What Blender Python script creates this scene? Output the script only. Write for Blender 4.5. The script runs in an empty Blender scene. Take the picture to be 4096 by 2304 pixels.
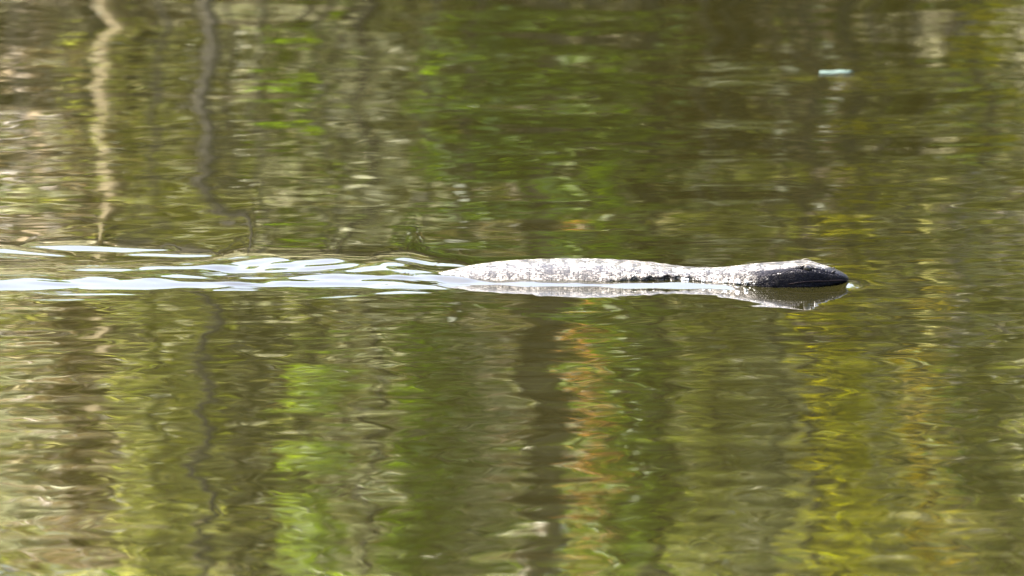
import bpy, bmesh, math, random
import numpy as np
from mathutils import Vector, Matrix

random.seed(7)
RNG = np.random.default_rng(11)
R = math.radians
SC = bpy.context.scene
COL = SC.collection

# ------------------------------------------------------------------ camera
ELEV = R(8.0)                 # the lens looks down on the water by this much
DIST = 18.0                   # metres of water between lens and lizard
CAM = Vector((0.0, -DIST, DIST * math.tan(ELEV)))
SLANT = CAM.length
FRAME_W = 1.28                # metres across the frame at the lizard
cd = bpy.data.cameras.new('camera')
cam = bpy.data.objects.new('camera', cd)
COL.objects.link(cam)
cam.location = CAM
cam.rotation_euler = (R(90) - ELEV, 0, 0)
cd.sensor_width = 36.0
cd.lens = 36.0 * SLANT / FRAME_W
cd.clip_start = 0.1
cd.clip_end = 2000
cd.dof.use_dof = True
cd.dof.focus_distance = SLANT + 0.03
cd.dof.aperture_fstop = 12.0
SC.camera = cam

# ------------------------------------------------------------------ sky, sun, exposure
SUN_ELEV, SUN_AZ = R(60), R(-80)      # ahead of the lens, to the left, high
world = bpy.data.worlds.new('World')
SC.world = world
world.use_nodes = True
wn = world.node_tree
wn.nodes.clear()
sky = wn.nodes.new('ShaderNodeTexSky')
sky.sky_type = 'NISHITA'
sky.sun_disc = False
sky.sun_elevation = SUN_ELEV
sky.sun_rotation = SUN_AZ
sky.air_density = 1.0
sky.dust_density = 10.0
sky.ozone_density = 0.4
bg = wn.nodes.new('ShaderNodeBackground')
bg.inputs[1].default_value = 0.15
wo = wn.nodes.new('ShaderNodeOutputWorld')
wn.links.new(sky.outputs[0], bg.inputs[0])
wn.links.new(bg.outputs[0], wo.inputs[0])

sd = bpy.data.lights.new('sun', 'SUN')
sd.energy = 3.2
sd.angle = R(0.53)
sd.color = (1.0, 0.95, 0.87)
sun = bpy.data.objects.new('sun', sd)
COL.objects.link(sun)
to_sun = Vector((math.sin(SUN_AZ) * math.cos(SUN_ELEV), math.cos(SUN_AZ) * math.cos(SUN_ELEV), math.sin(SUN_ELEV)))
sun.rotation_euler = to_sun.to_track_quat('Z', 'Y').to_euler()
sun.location = (0, 0, 30)

SC.view_settings.view_transform = 'Standard'
SC.view_settings.look = 'None'
SC.view_settings.exposure = 3.6
SC.view_settings.gamma = 1.0
SC.view_settings.use_curve_mapping = False
SC.cycles.use_denoising = True
SC.cycles.max_bounces = 8
SC.cycles.transparent_max_bounces = 8

# ------------------------------------------------------------------ small helpers
def tag(o, label=None, cat=None, group=None, kind=None):
    if label: o['label'] = label
    if cat: o['category'] = cat
    if group: o['group'] = group
    if kind: o['kind'] = kind
    return o

def empty(name, loc=(0, 0, 0)):
    o = bpy.data.objects.new(name, None)
    o.location = loc
    o.empty_display_size = 0.1
    COL.objects.link(o)
    return o

def obj(name, verts, faces, material, parent=None, smooth=True):
    me = bpy.data.meshes.new(name)
    me.from_pydata([tuple(map(float, v)) for v in verts], [], [tuple(map(int, f)) for f in faces])
    me.update()
    if smooth:
        me.polygons.foreach_set('use_smooth', np.ones(len(me.polygons), dtype=bool))
    me.materials.append(material)
    o = bpy.data.objects.new(name, me)
    COL.objects.link(o)
    if parent is not None:
        o.parent = parent
    return o

def fast_mesh(name, V, F, material, parent=None, smooth=True):
    """V (n,3) and F (m,k) arrays, all faces with k corners."""
    me = bpy.data.meshes.new(name)
    V = np.asarray(V, dtype=np.float32); F = np.asarray(F, dtype=np.int32)
    m, k = F.shape
    me.vertices.add(len(V)); me.vertices.foreach_set('co', V.ravel())
    me.loops.add(m * k); me.loops.foreach_set('vertex_index', F.ravel())
    me.polygons.add(m)
    me.polygons.foreach_set('loop_start', np.arange(0, m * k, k, dtype=np.int32))
    me.polygons.foreach_set('loop_total', np.full(m, k, dtype=np.int32))
    me.polygons.foreach_set('use_smooth', np.full(m, smooth, dtype=bool))
    me.update(calc_edges=True)
    me.validate()
    me.materials.append(material)
    o = bpy.data.objects.new(name, me)
    COL.objects.link(o)
    if parent is not None:
        o.parent = parent
    return o

def water_point(u, v):
    """photo pixel (4096 wide) -> point of the still water it shows"""
    dx = (u - 2048) / 4096 * FRAME_W / SLANT
    dz = (1152 - v) / 4096 * FRAME_W / SLANT
    f = Vector((0, math.cos(ELEV), -math.sin(ELEV)))
    up = Vector((0, math.sin(ELEV), math.cos(ELEV)))
    d = f + Vector((1, 0, 0)) * dx + up * dz
    t = -CAM.z / d.z
    return CAM + d * t

def mirror_point(u, v, y):
    """photo pixel (1024 wide) -> point at depth y on the bank whose mirror image in still water shows there"""
    p = water_point(u * 4, v * 4)
    d = p - CAM
    d.z = -d.z
    return p + d * ((y - p.y) / d.y)

# ------------------------------------------------------------------ materials
def new_mat(name):
    m = bpy.data.materials.new(name)
    m.use_nodes = True
    nt = m.node_tree
    nt.nodes.clear()
    out = nt.nodes.new('ShaderNodeOutputMaterial')
    return m, nt, out

def ramp(nt, stops, src=None):
    r = nt.nodes.new('ShaderNodeValToRGB')
    el = r.color_ramp.elements
    while len(el) < len(stops):
        el.new(0.5)
    for e, (p, c) in zip(el, stops):
        e.position = p
        e.color = (*c, 1)
    if src is not None:
        nt.links.new(src, r.inputs[0])
    return r

def leaf_mat(name, stops, translucent=0.5, rough=0.46):
    m, nt, out = new_mat(name)
    geo = nt.nodes.new('ShaderNodeNewGeometry')
    r = ramp(nt, stops, geo.outputs['Random Per Island'])
    pr = nt.nodes.new('ShaderNodeBsdfPrincipled')
    pr.inputs['Roughness'].default_value = rough
    pr.inputs['Specular IOR Level'].default_value = 0.5
    tr = nt.nodes.new('ShaderNodeBsdfTranslucent')
    mx = nt.nodes.new('ShaderNodeMixShader')
    mx.inputs[0].default_value = translucent
    hs = nt.nodes.new('ShaderNodeHueSaturation')
    hs.inputs['Saturation'].default_value = 1.1
    hs.inputs['Value'].default_value = 1.5
    nt.links.new(r.outputs[0], pr.inputs['Base Color'])
    nt.links.new(r.outputs[0], hs.inputs['Color'])
    nt.links.new(hs.outputs[0], tr.inputs['Color'])
    nt.links.new(pr.outputs[0], mx.inputs[1])
    nt.links.new(tr.outputs[0], mx.inputs[2])
    nt.links.new(mx.outputs[0], out.inputs[0])
    return m

def noise_mat(name, stops, scale, rough=0.85, bump=0.4, detail=6, stretch=(1, 1, 1)):
    m, nt, out = new_mat(name)
    tc = nt.nodes.new('ShaderNodeTexCoord')
    mp = nt.nodes.new('ShaderNodeMapping')
    mp.inputs['Scale'].default_value = stretch
    nz = nt.nodes.new('ShaderNodeTexNoise')
    nz.inputs['Scale'].default_value = scale
    nz.inputs['Detail'].default_value = detail
    nz.inputs['Roughness'].default_value = 0.65
    r = ramp(nt, stops, nz.outputs[0])
    pr = nt.nodes.new('ShaderNodeBsdfPrincipled')
    pr.inputs['Roughness'].default_value = rough
    bp = nt.nodes.new('ShaderNodeBump')
    bp.inputs['Strength'].default_value = bump
    bp.inputs['Distance'].default_value = 0.02
    nt.links.new(tc.outputs['Object'], mp.inputs[0])
    nt.links.new(mp.outputs[0], nz.inputs['Vector'])
    nt.links.new(r.outputs[0], pr.inputs['Base Color'])
    nt.links.new(nz.outputs[0], bp.inputs['Height'])
    nt.links.new(bp.outputs[0], pr.inputs['Normal'])
    nt.links.new(pr.outputs[0], out.inputs[0])
    return m

M = {}
M['olive'] = leaf_mat('olive_leaves', [(0.0, (0.06, 0.07, 0.013)), (0.4, (0.115, 0.132, 0.024)), (0.75, (0.175, 0.19, 0.046)), (0.95, (0.24, 0.23, 0.08)), (1.0, (0.34, 0.31, 0.17))])
M['deep'] = leaf_mat('deep_green_leaves', [(0.0, (0.045, 0.08, 0.006)), (0.5, (0.08, 0.14, 0.01)), (1.0, (0.125, 0.19, 0.018))])
M['bright'] = leaf_mat('bright_green_leaves', [(0.0, (0.06, 0.1, 0.01)), (0.5, (0.1, 0.15, 0.014)), (1.0, (0.16, 0.21, 0.03))], 0.5)
M['lime'] = leaf_mat('yellow_green_leaves', [(0.0, (0.12, 0.135, 0.008)), (0.5, (0.19, 0.2, 0.01)), (1.0, (0.28, 0.26, 0.02))], 0.55)
M['yellow'] = leaf_mat('yellow_leaves', [(0.0, (0.24, 0.2, 0.02)), (0.5, (0.42, 0.33, 0.02)), (1.0, (0.55, 0.42, 0.04))], 0.55)
M['orange'] = leaf_mat('orange_leaves', [(0.0, (0.2, 0.11, 0.03)), (0.5, (0.31, 0.17, 0.05)), (1.0, (0.38, 0.25, 0.09))], 0.45)
M['silver'] = leaf_mat('grey_green_leaves', [(0.0, (0.14, 0.155, 0.075)), (0.5, (0.24, 0.255, 0.13)), (1.0, (0.4, 0.4, 0.26))], 0.4)
M['brown'] = leaf_mat('withered_leaves', [(0.0, (0.04, 0.028, 0.013)), (0.5, (0.085, 0.066, 0.03)), (0.9, (0.15, 0.12, 0.065)), (1.0, (0.36, 0.3, 0.22))], 0.4)
M['dusky'] = leaf_mat('dusky_evergreen_leaves', [(0.0, (0.016, 0.018, 0.005)), (0.6, (0.034, 0.036, 0.01)), (1.0, (0.06, 0.06, 0.02))], 0.25)
M['litter'] = leaf_mat('leaf_litter', [(0.0, (0.035, 0.026, 0.013)), (0.4, (0.075, 0.056, 0.026)), (0.75, (0.13, 0.1, 0.055)), (0.94, (0.22, 0.18, 0.12)), (1.0, (0.5, 0.44, 0.38))], 0.15, 0.6)
M['bark_dark'] = noise_mat('dark_bark', [(0.3, (0.012, 0.011, 0.007)), (0.7, (0.035, 0.031, 0.02))], 14, stretch=(1, 1, 0.25))
M['bark_brown'] = noise_mat('brown_bark', [(0.3, (0.07, 0.058, 0.035)), (0.7, (0.16, 0.14, 0.09))], 12, stretch=(1, 1, 0.25))
M['bark_pale'] = noise_mat('pale_bark', [(0.3, (0.14, 0.115, 0.06)), (0.7, (0.27, 0.23, 0.14))], 10, stretch=(1, 1, 0.3))
M['bark_grey'] = noise_mat('grey_dead_wood', [(0.3, (0.16, 0.14, 0.13)), (0.7, (0.4, 0.37, 0.34))], 16, stretch=(1, 1, 0.2))
M['earth'] = noise_mat('earth_with_litter', [(0.25, (0.026, 0.026, 0.007)), (0.5, (0.055, 0.054, 0.015)), (0.75, (0.09, 0.085, 0.03))], 2.6, detail=10)
M['mud'] = noise_mat('pond_mud', [(0.3, (0.03, 0.028, 0.015)), (0.7, (0.07, 0.06, 0.03))], 1.0)
M['turf'] = noise_mat('bank_turf', [(0.3, (0.03, 0.05, 0.012)), (0.7, (0.09, 0.1, 0.03))], 1.2, detail=10)

def water_mat():
    m, nt, out = new_mat('pond_water')
    pr = nt.nodes.new('ShaderNodeBsdfPrincipled')
    pr.inputs['Base Color'].default_value = (0.0040, 0.0038, 0.0010, 1)
    pr.inputs['Roughness'].default_value = 0.015
    pr.inputs['IOR'].default_value = 1.333
    nt.links.new(pr.outputs[0], out.inputs[0])
    return m
M['water'] = water_mat()

# ------------------------------------------------------------------ the lizard's outline, shared by its mesh and by the water round it
PX = 4096 / FRAME_W           # photo pixels per metre at the lizard
def ux(u): return (u - 2048) / PX
# u: photo column, ztop: height above the water (cm), w: half width (cm), y: distance of the spine line (cm), zc: widest level (cm), bot: depth (cm), n: squareness
ST = np.array([
    # u     ztop    w     y     zc    bot   n
    [ 300, -5.60, 0.25, 22.0, -6.0, -6.3, 2.0],
    [ 600, -4.60, 0.65, 11.0, -5.6, -6.5, 2.0],
    [ 900, -3.40, 1.10,  5.0, -5.0, -6.6, 2.0],
    [1200, -2.10, 1.55,  5.5, -4.0, -6.4, 2.0],
    [1450, -0.90, 2.00,  8.0, -3.2, -6.1, 2.0],
    [1620, -0.10, 2.60,  8.8, -2.6, -6.0, 2.0],
    [1740,  0.55, 3.30,  9.0, -2.2, -6.0, 2.0],
    [1850,  1.35, 4.20,  9.0, -1.9, -6.0, 2.0],
    [1950,  1.90, 5.00,  9.0, -1.7, -6.0, 2.0],
    [2100,  2.28, 5.60,  9.0, -1.5, -6.0, 2.0],
    [2300,  2.42, 5.70,  9.0, -1.4, -6.0, 2.1],
    [2450,  2.25, 5.40,  8.9,  0.3, -5.8, 2.2],
    [2550,  2.00, 4.90,  8.7,  0.9, -5.4, 2.3],
    [2650,  1.75, 4.20,  8.2,  0.85, -5.0, 2.3],
    [2750,  1.58, 3.45,  7.4,  0.4, -4.4, 2.2],
    [2850,  1.66, 3.05,  6.4, -0.4, -3.8, 2.1],
    [2950,  2.08, 2.95,  5.2, -0.1, -3.2, 2.1],
    [3030,  2.42, 3.00,  4.6,  0.6, -2.6, 2.3],
    [3100,  2.56, 3.10,  4.3,  1.15, -2.1, 2.6],
    [3160,  2.64, 3.02,  4.1,  1.5, -1.7, 3.0],
    [3210,  2.70, 2.85,  4.0,  1.65, -1.3, 3.4],
    [3250,  2.64, 2.55,  4.0,  1.55, -1.0, 3.2],
    [3290,  2.34, 2.20,  4.0,  1.35, -0.7, 2.8],
    [3325,  2.02, 1.85,  4.0,  1.18, -0.4, 2.6],
    [3355,  1.66, 1.50,  4.0,  1.0, -0.1, 2.5],
    [3378,  1.30, 1.12,  4.0,  0.85, 0.1, 2.3],
    [3390,  1.05, 0.75,  4.0,  0.70, 0.25, 2.2],
    [3397,  0.80, 0.20,  4.0,  0.65, 0.45, 2.0],
])
def smooth_interp(xq, xs, ys):
    """monotone cubic (Fritsch-Carlson)"""
    h = np.diff(xs); dl = np.diff(ys) / h
    m = np.zeros_like(ys)
    m[1:-1] = np.where(dl[:-1] * dl[1:] > 0, 2 * dl[:-1] * dl[1:] / (dl[:-1] + dl[1:] + 1e-12), 0)
    m[0], m[-1] = dl[0], dl[-1]
    xq = np.clip(xq, xs[0], xs[-1])
    i = np.clip(np.searchsorted(xs, xq) - 1, 0, len(xs) - 2)
    t = (xq - xs[i]) / h[i]
    return ((2*t**3 - 3*t**2 + 1) * ys[i] + (t**3 - 2*t**2 + t) * h[i] * m[i]
            + (-2*t**3 + 3*t**2) * ys[i+1] + (t**3 - t**2) * h[i] * m[i+1])
def liz(u):
    return [smooth_interp(u, ST[:, 0], ST[:, k]) / (100 if k < 6 else 1) for k in range(1, 7)]

# ------------------------------------------------------------------ the water: one sheet, real ripples and the lizard's wake
def axis(segments):
    """segments: list of (end, spacing) from the middle outwards, spacing may grow"""
    pts = [0.0]
    for end, sp in segments:
        n = max(1, int(round((end - pts[-1]) / sp)))
        pts += list(np.linspace(pts[-1], end, n + 1)[1:])
    g = pts[-1] - pts[-2]
    return pts, g
def grow(pts, g, end, k=1.18):
    while pts[-1] < end:
        g *= k
        pts.append(pts[-1] + g)
    return pts
px_, g = axis([(0.75, 0.006), (1.8, 0.012)])
px_ = grow(px_, g, 70)
XS = np.array(sorted([-a for a in px_[1:]] + px_))
py_, g = axis([(0.5, 0.004), (3.5, 0.007)])
py_ = grow(py_, g, 11.7, 1.12)
ny_, g = axis([(0.25, 0.004), (2.7, 0.007)])
ny_ = grow(ny_, g, 13.5, 1.12)
YS = np.array(sorted([-a for a in ny_[1:]] + py_))
XG, YG = np.meshgrid(XS, YS)
dX = np.gradient(XS)[None, :]
dY = np.gradient(YS)[:, None]
SP = np.maximum(dX, dY)

H = np.zeros_like(XG)
def add_waves(n, lmin, lmax, slope, spread, mean=90, xk=1.0, near=1.0):
    global H
    amp = near + (1 - near) * np.clip((YG + 0.3) / 1.2, 0, 1)
    fr = np.random.default_rng(int(lmin * 10000) + n)
    for i in range(n):
        lam = math.exp(fr.uniform(math.log(lmin), math.log(lmax)))
        th = R(mean + fr.normal(0, spread))
        k = 2 * math.pi / lam
        a = slope * math.sqrt(2.0 / n) / k * fr.uniform(0.6, 1.4)
        fade = np.clip((lam / SP - 3.0) / 3.0, 0, 1)
        H += a * amp * fade * np.sin(k * math.cos(th) * xk * XG + k * math.sin(th) * YG + fr.uniform(0, 6.283))
add_waves(7, 0.9, 2.0, 0.0030, 50)
add_waves(16, 0.40, 0.85, 0.0060, 48, near=0.55)
add_waves(30, 0.11, 0.36, 0.0027, 48, near=1.25)
add_waves(70, 0.026, 0.17, 0.0025, 46, near=1.8)

def ridge(pts, th, slope=0.2, back=0.045, wob=0.12):
    """a small wave whose lens-side face covers the streak given by photo points (u, v) and thickness th"""
    global H
    P = [water_point(u, v) for u, v in pts]
    xs = np.array([p.x for p in P]); ys = np.array([p.y for p in P])
    o = np.argsort(xs); xs, ys = xs[o], ys[o]
    x0, x1 = xs[0], xs[-1]
    sel = (XS > x0) & (XS < x1)
    xx = XS[sel]
    if len(xx) == 0:
        return
    yc = smooth_interp(xx, xs, ys)
    ph = xs[0] * 37 + ys[0] * 91
    yc = yc + 0.006 * np.sin(xx * 23 + ph) + 0.004 * np.sin(xx * 61 + 2 * ph)
    t = (xx - x0) / (x1 - x0)
    env = np.clip(np.minimum(t, 1 - t) / 0.5, 0, 1) ** 0.45
    wmul = 1 + wob * np.sin(xx * 31 + 3 * ph) + wob * np.sin(xx * 83 + ph)
    if not np.isscalar(th):
        th = smooth_interp(xx, xs, np.array(th, float)[o])
        env = np.clip(np.minimum(t, 1 - t) / 0.08, 0, 1)
    w = th / PX / (math.sin(ELEV) + slope) * env * wmul
    w = np.maximum(w, 1e-4)[None, :]
    ws = np.maximum(th / PX / (math.sin(ELEV) + slope) * env, 1e-4)[None, :]
    T = YS[:, None] - (yc[None, :] - w / 2)
    L = np.maximum(slope * ws / back, 0.02)
    f = np.clip(T / w, 0, 1)
    front = slope * w * (f - 0.12 * np.sin(2 * math.pi * f) / (2 * math.pi))
    hh = np.where(T <= 0, 0, np.where(T < w, front, slope * (ws + (w - ws) * np.exp(-np.maximum(T - w, 0) / 0.02)) * np.exp(-np.maximum(T - w, 0) / L)))
    H[:, sel] += hh

WAKE = [
    ([(1430, 1112), (1600, 1118), (1760, 1124), (1900, 1132)], 22, .18),
    ([(450, 1128), (700, 1124), (1000, 1130)], 14, .17),
    ([(700, 1066), (800, 1064), (900, 1066)], 8, .17),
    ([(210, 1101), (400, 1098), (600, 1091), (760, 1085), (900, 1080), (1000, 1080), (1300, 1088), (1550, 1098), (1760, 1112)], [5, 12, 24, 31, 42, 54, 56, 48, 24], .205),
    ([(850, 1054), (980, 1050), (1110, 1053)], 14, .18),
    ([(900, 1126), (1100, 1124), (1400, 1127), (1740, 1133)], 16, .21),
    ([(100, 990), (330, 999), (500, 1004), (690, 1011)], 24, .22),
    ([(-500, 985), (-200, 996), (0, 1012), (150, 1018), (285, 1027)], 19, .22),
    ([(-300, 1022), (0, 1028), (210, 1037)], 8, .2),
    ([(490, 1021), (700, 1026), (865, 1033)], 14, .22),
    ([(-350, 1165), (0, 1157), (200, 1153), (400, 1154), (600, 1149), (850, 1144), (1080, 1146)], [40, 46, 52, 50, 40, 26, 4], .2),
    ([(-200, 1120), (0, 1122), (220, 1126)], 11, .2),
    ([(90, 1178), (300, 1183), (580, 1179)], 11, .15),
    ([(80, 1208), (250, 1204), (470, 1199)], 7, .15),
    ([(540, 1119), (750, 1112), (920, 1104)], 11, .18),
    ([(1500, 1061), (1650, 1061), (1880, 1068)], 17, .2),
    ([(1565, 1038), (1640, 1038), (1730, 1041)], 7, .17),
    ([(830, 1140), (1000, 1143), (1300, 1142), (1500, 1145), (1820, 1156)], [4, 20, 34, 34, 12], .19),
    ([(820, 1164), (930, 1165), (1050, 1164)], 8, .19),
    ([(1190, 1196), (1350, 1192), (1490, 1186)], 6, .16),
    ([(1480, 1173), (1600, 1172), (1730, 1171)], 10, .17),
    ([(2220, 1252), (2330, 1249), (2430, 1251)], 3.5, .16),
]
for pts, th, sl in WAKE:
    ridge(pts, [a * 1.05 for a in th] if isinstance(th, list) else th * (1.25 if pts[0][0] > 450 else 1.12), sl * .74)

# dull choppy water straight behind the rump
def chop(u0, v0, u1, v1, slope, lmin, lmax, n):
    global H
    a, b = water_point(u0, v0), water_point(u1, v1)
    cy, hy = (a.y + b.y) / 2, abs(a.y - b.y) / 2
    fx = np.clip((XG - ux(u0)) / 0.10, 0, 1) * np.clip((ux(u1) - XG) / 0.06, 0, 1)
    mask = fx * np.exp(-((YG - cy) / hy) ** 4)
    fr = np.random.default_rng(500 + int(u0))
    for i in range(n):
        lam = fr.uniform(lmin, lmax)
        th = R(90 + fr.normal(0, 30))
        k = 2 * math.pi / lam
        H += mask * slope * math.sqrt(2 / n) / k * np.sin(k * (math.cos(th) * .6 * XG + math.sin(th) * YG) + fr.uniform(0, 6.283))
chop(560, 1070, 1780, 1130, 0.06, 0.025, 0.06, 18)
chop(-200, 1060, 900, 1140, 0.02, 0.04, 0.09, 14)
chop(-100, 1040, 1840, 1170, 0.042, 0.018, 0.04, 30)

# water piled against the body, and the bow wave at the snout
ucol = XS * PX + 2048
zt, hw, yc_, zc_, bt_, nn = liz(ucol)
with np.errstate(invalid='ignore'):
    q = np.clip((0 - zc_) / np.maximum(zt - zc_, 1e-4), 0, 1)
    half = hw * (1 - q ** nn) ** (1 / nn)
edge = yc_ - half - 0.020 * np.clip((ucol - 2350) / 120, 0, 1) * np.clip((3060 - ucol) / 120, 0, 1)
on = np.clip((ucol - 1640) / 160, 0, 1) * np.clip((3040 - ucol) / 140, 0, 1)
lip = 0.026 + 0.004 * np.sin(XS * 40) + 0.003 * np.sin(XS * 97)
T = (YG - (edge - lip)[None, :])
rise = 0.14 * np.clip(T, 0, lip[None, :]) * on[None, :]
far = np.maximum(YG - (yc_ + half * 0.4)[None, :], 0)
H += rise * np.exp(-far / 0.06)
# bow wave: a small heap just ahead of the snout
bx, by = ux(3404), 0.030
ddx = (XG - bx); ddy = (YG - by)
heap = 0.0055 * np.exp(-np.where(ddx > 0, ddx / 0.0065, -ddx / 0.012) ** 1.2 - (np.where(ddy > 0, ddy / 0.03, ddy / 0.026)) ** 2)
H += heap

nX, nY = len(XS), len(YS)
V = np.stack([XG.ravel(), YG.ravel(), H.ravel()], 1)
idx = np.arange(nX * nY).reshape(nY, nX)
F = np.stack([idx[:-1, :-1].ravel(), idx[:-1, 1:].ravel(), idx[1:, 1:].ravel(), idx[1:, :-1].ravel()], 1)
water = fast_mesh('water', V, F, M['water'])
tag(water, 'rippled olive green pond water mirroring the wooded bank', kind='structure')

# ------------------------------------------------------------------ land: pond bed, near bank, wooded far bank
def sheet(name, xs, ys, fz, material, label):
    X, Y = np.meshgrid(np.array(xs), np.array(ys))
    Z = fz(X, Y)
    n, m = X.shape
    ix = np.arange(n * m).reshape(n, m)
    Fq = np.stack([ix[:-1, :-1].ravel(), ix[:-1, 1:].ravel(), ix[1:, 1:].ravel(), ix[1:, :-1].ravel()], 1)
    o = fast_mesh(name, np.stack([X.ravel(), Y.ravel(), Z.ravel()], 1), Fq, material)
    return tag(o, label, kind='structure')

def lumps(X, Y, s=1.0):
    return (0.09 * np.sin(1.7 * X / s + 0.4) * np.cos(1.3 * Y / s) + 0.05 * np.sin(3.9 * X / s + 1.9 * Y / s)
            + 0.03 * np.sin(7.3 * X / s - 5.1 * Y / s) + 0.015 * np.sin(15 * X / s + 11 * Y / s))
def bank_z(X, Y):
    t = Y - 11.3
    prof = np.interp(t, [-1.0, 0, 0.4, 5.5, 8.0, 14.0, 60, 400], [-0.7, -0.15, 0.25, 3.0, 3.5, 3.9, 4.2, 4.4])
    return prof + lumps(X, Y) * np.clip(t / 1.0, 0.2, 1)
def wide(lo, hi, step, end):
    a = list(np.arange(lo, hi + 1e-6, step))
    s = step
    while a[-1] < end:
        s *= 1.35; a.append(a[-1] + s)
    s = step
    while a[0] > -end:
        s *= 1.35; a.insert(0, a[0] - s)
    return a
yb = list(np.arange(10.3, 20, 0.12))
s = 0.12
while yb[-1] < 400:
    s *= 1.25; yb.append(yb[-1] + s)
sheet('far_bank', wide(-6, 6, 0.12, 300), yb, bank_z, M['earth'], 'steep earth bank under shrubs mirrored in the water')
sheet('pond_bed', wide(-20, 20, 4, 600), [-600, -60, -14, 0, 11, 30, 120, 600], lambda X, Y: np.full_like(X, -0.9), M['mud'], 'dark muddy bed under the pond')
yn = [-400, -200, -90, -50, -30, -24, -20, -17.5, -16, -15, -14, -13.4, -12.8, -12.2]
sheet('near_bank', wide(-8, 8, 0.5, 300), yn,
      lambda X, Y: np.interp(Y, [-400, -14.0, -13.2, -12.2], [1.2, 0.75, 0.12, -0.85]) + 0.3 * lumps(X, Y), M['turf'],
      'low grassy bank on the near side of the pond')

# ------------------------------------------------------------------ plants
def tube(path, radii, seg=8):
    P = [Vector(p) for p in path]
    V, F = [], []
    for i, p in enumerate(P):
        d = (P[min(i + 1, len(P) - 1)] - P[max(i - 1, 0)]).normalized()
        a = d.cross(Vector((0.3, 1, 0.1))).normalized()
        b = d.cross(a)
        for k in range(seg):
            t = 2 * math.pi * k / seg
            V.append(p + (a * math.cos(t) + b * math.sin(t)) * radii[i])
    for i in range(len(P) - 1):
        for k in range(seg):
            F.append((i * seg + k, i * seg + (k + 1) % seg, (i + 1) * seg + (k + 1) % seg, (i + 1) * seg + k))
    n = len(V)
    V.append(P[0]); V.append(P[-1])
    for k in range(seg):
        F.append((n, (k + 1) % seg, k))
        F.append((n + 1, (len(P) - 1) * seg + k, (len(P) - 1) * seg + (k + 1) % seg))
    return V, F
def merge(parts):
    V, F = [], []
    for v, f in parts:
        o = len(V)
        V += list(v)
        F += [tuple(i + o for i in ff) for ff in f]
    return V, F

def leaves(centres, radii, counts, size, droop=0.3, flat=0.6, aspect=0.42):
    """folded leaf blades round the given centres -> V, F (triangles)"""
    C = np.repeat(np.asarray(centres, float), counts, axis=0)
    Rr = np.repeat(np.asarray(radii, float), counts)
    n = len(C)
    d = RNG.normal(size=(n, 3)); d /= np.linalg.norm(d, axis=1)[:, None]
    r = Rr * RNG.random(n) ** 0.45
    P = C + d * r[:, None] * np.array([1, 1, 0.85])
    ax = RNG.normal(size=(n, 3)); ax[:, 2] = ax[:, 2] * flat - droop
    ax /= np.linalg.norm(ax, axis=1)[:, None]
    sd_ = np.cross(ax, RNG.normal(size=(n, 3)) * np.array([.5, .5, .5]) + np.array([0, 0, 1.0]))
    sd_ /= np.linalg.norm(sd_, axis=1)[:, None] + 1e-9
    nm = np.cross(sd_, ax)
    s = size * RNG.uniform(0.6, 1.35, n)[:, None]
    base = P
    tip = P + ax * s - np.array([0, 0, 0.12]) * s
    mid = P + ax * s * 0.5 - nm * s * 0.05
    l = P + ax * s * 0.42 + sd_ * s * aspect * 0.5 + nm * s * 0.05
    rr = P + ax * s * 0.42 - sd_ * s * aspect * 0.5 + nm * s * 0.05
    V = np.stack([base, l, tip, rr, mid], 1).reshape(-1, 3)
    b = (np.arange(n) * 5)[:, None]
    F = np.concatenate([b + np.array([[0, 4, 1]]), b + np.array([[1, 4, 2]]), b + np.array([[0, 3, 4]]), b + np.array([[3, 2, 4]])], 0)
    return V, F

def stem_path(x, y, z0, z1, lean, wig, n=9):
    pts = []
    p1, p2 = random.uniform(0, 6), random.uniform(0, 6)
    for i in range(n):
        t = i / (n - 1)
        pts.append((x + lean * t + wig * math.sin(4.1 * t + p1) * t, y + 0.5 * wig * math.sin(3.3 * t + p2) * t, z0 + (z1 - z0) * t))
    return pts

def ground(x, y):
    return float(bank_z(np.array([[x]]), np.array([[y]]))[0, 0])

def plant(name, label, cat, group, x, y, top, rad, bark, leafm, clusters, size, lean=0.0, wig=0.06, aspect=0.42, droop=0.3, stem='trunk', base=None):
    """clusters: (x, y, z, radius, count) in world metres; limbs run from the stem to each"""
    z0 = (ground(x, y) if base is None else base) - 0.08
    e = empty(name, (x, y, z0))
    path = stem_path(x, y, z0, top, lean, wig)
    m = len(path)
    rads = [rad * (1.15 - 0.75 * i / (m - 1)) for i in range(m)]
    V, F = tube(path, rads)
    off = Vector((x, y, z0))
    obj(stem, [Vector(v) - off for v in V], F, bark, e)
    lim = []
    for (cx, cy, cz, cr, cn) in clusters:
        j = min(range(m), key=lambda i: abs(path[i][2] - (cz - 0.25 * min(1.0, top - z0))))
        a = Vector(path[j]); b = Vector((cx, cy, cz))
        mid = (a + b) / 2 + Vector((random.uniform(-.05, .05), random.uniform(-.05, .05), 0.10 * (b - a).length))
        r0 = max(0.004, rads[j] * 0.4)
        lim.append(tube([a, mid, b], [r0, r0 * .65, 0.003], 6))
        for _ in range(4):
            dd = Vector((random.uniform(-1, 1), random.uniform(-1, 1), random.uniform(-.6, 1))).normalized() * cr
            lim.append(tube([b - (b - mid) * .3, b + dd * .5, b + dd], [r0 * .5, .003, .0015], 5))
    if lim:
        V, F = merge(lim)
        tag(obj('limbs', [Vector(v) - off for v in V], F, bark, e), kind='stuff')
        c = np.array([c[:3] for c in clusters]) - np.array([x, y, z0])
        V, F = leaves(c, [c_[3] for c_ in clusters], [c_[4] for c_ in clusters], size, droop=droop, aspect=aspect)
        tag(fast_mesh('crown', V, F, leafm, e, smooth=False), kind='stuff')
    return tag(e, label, cat, group)

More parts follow.
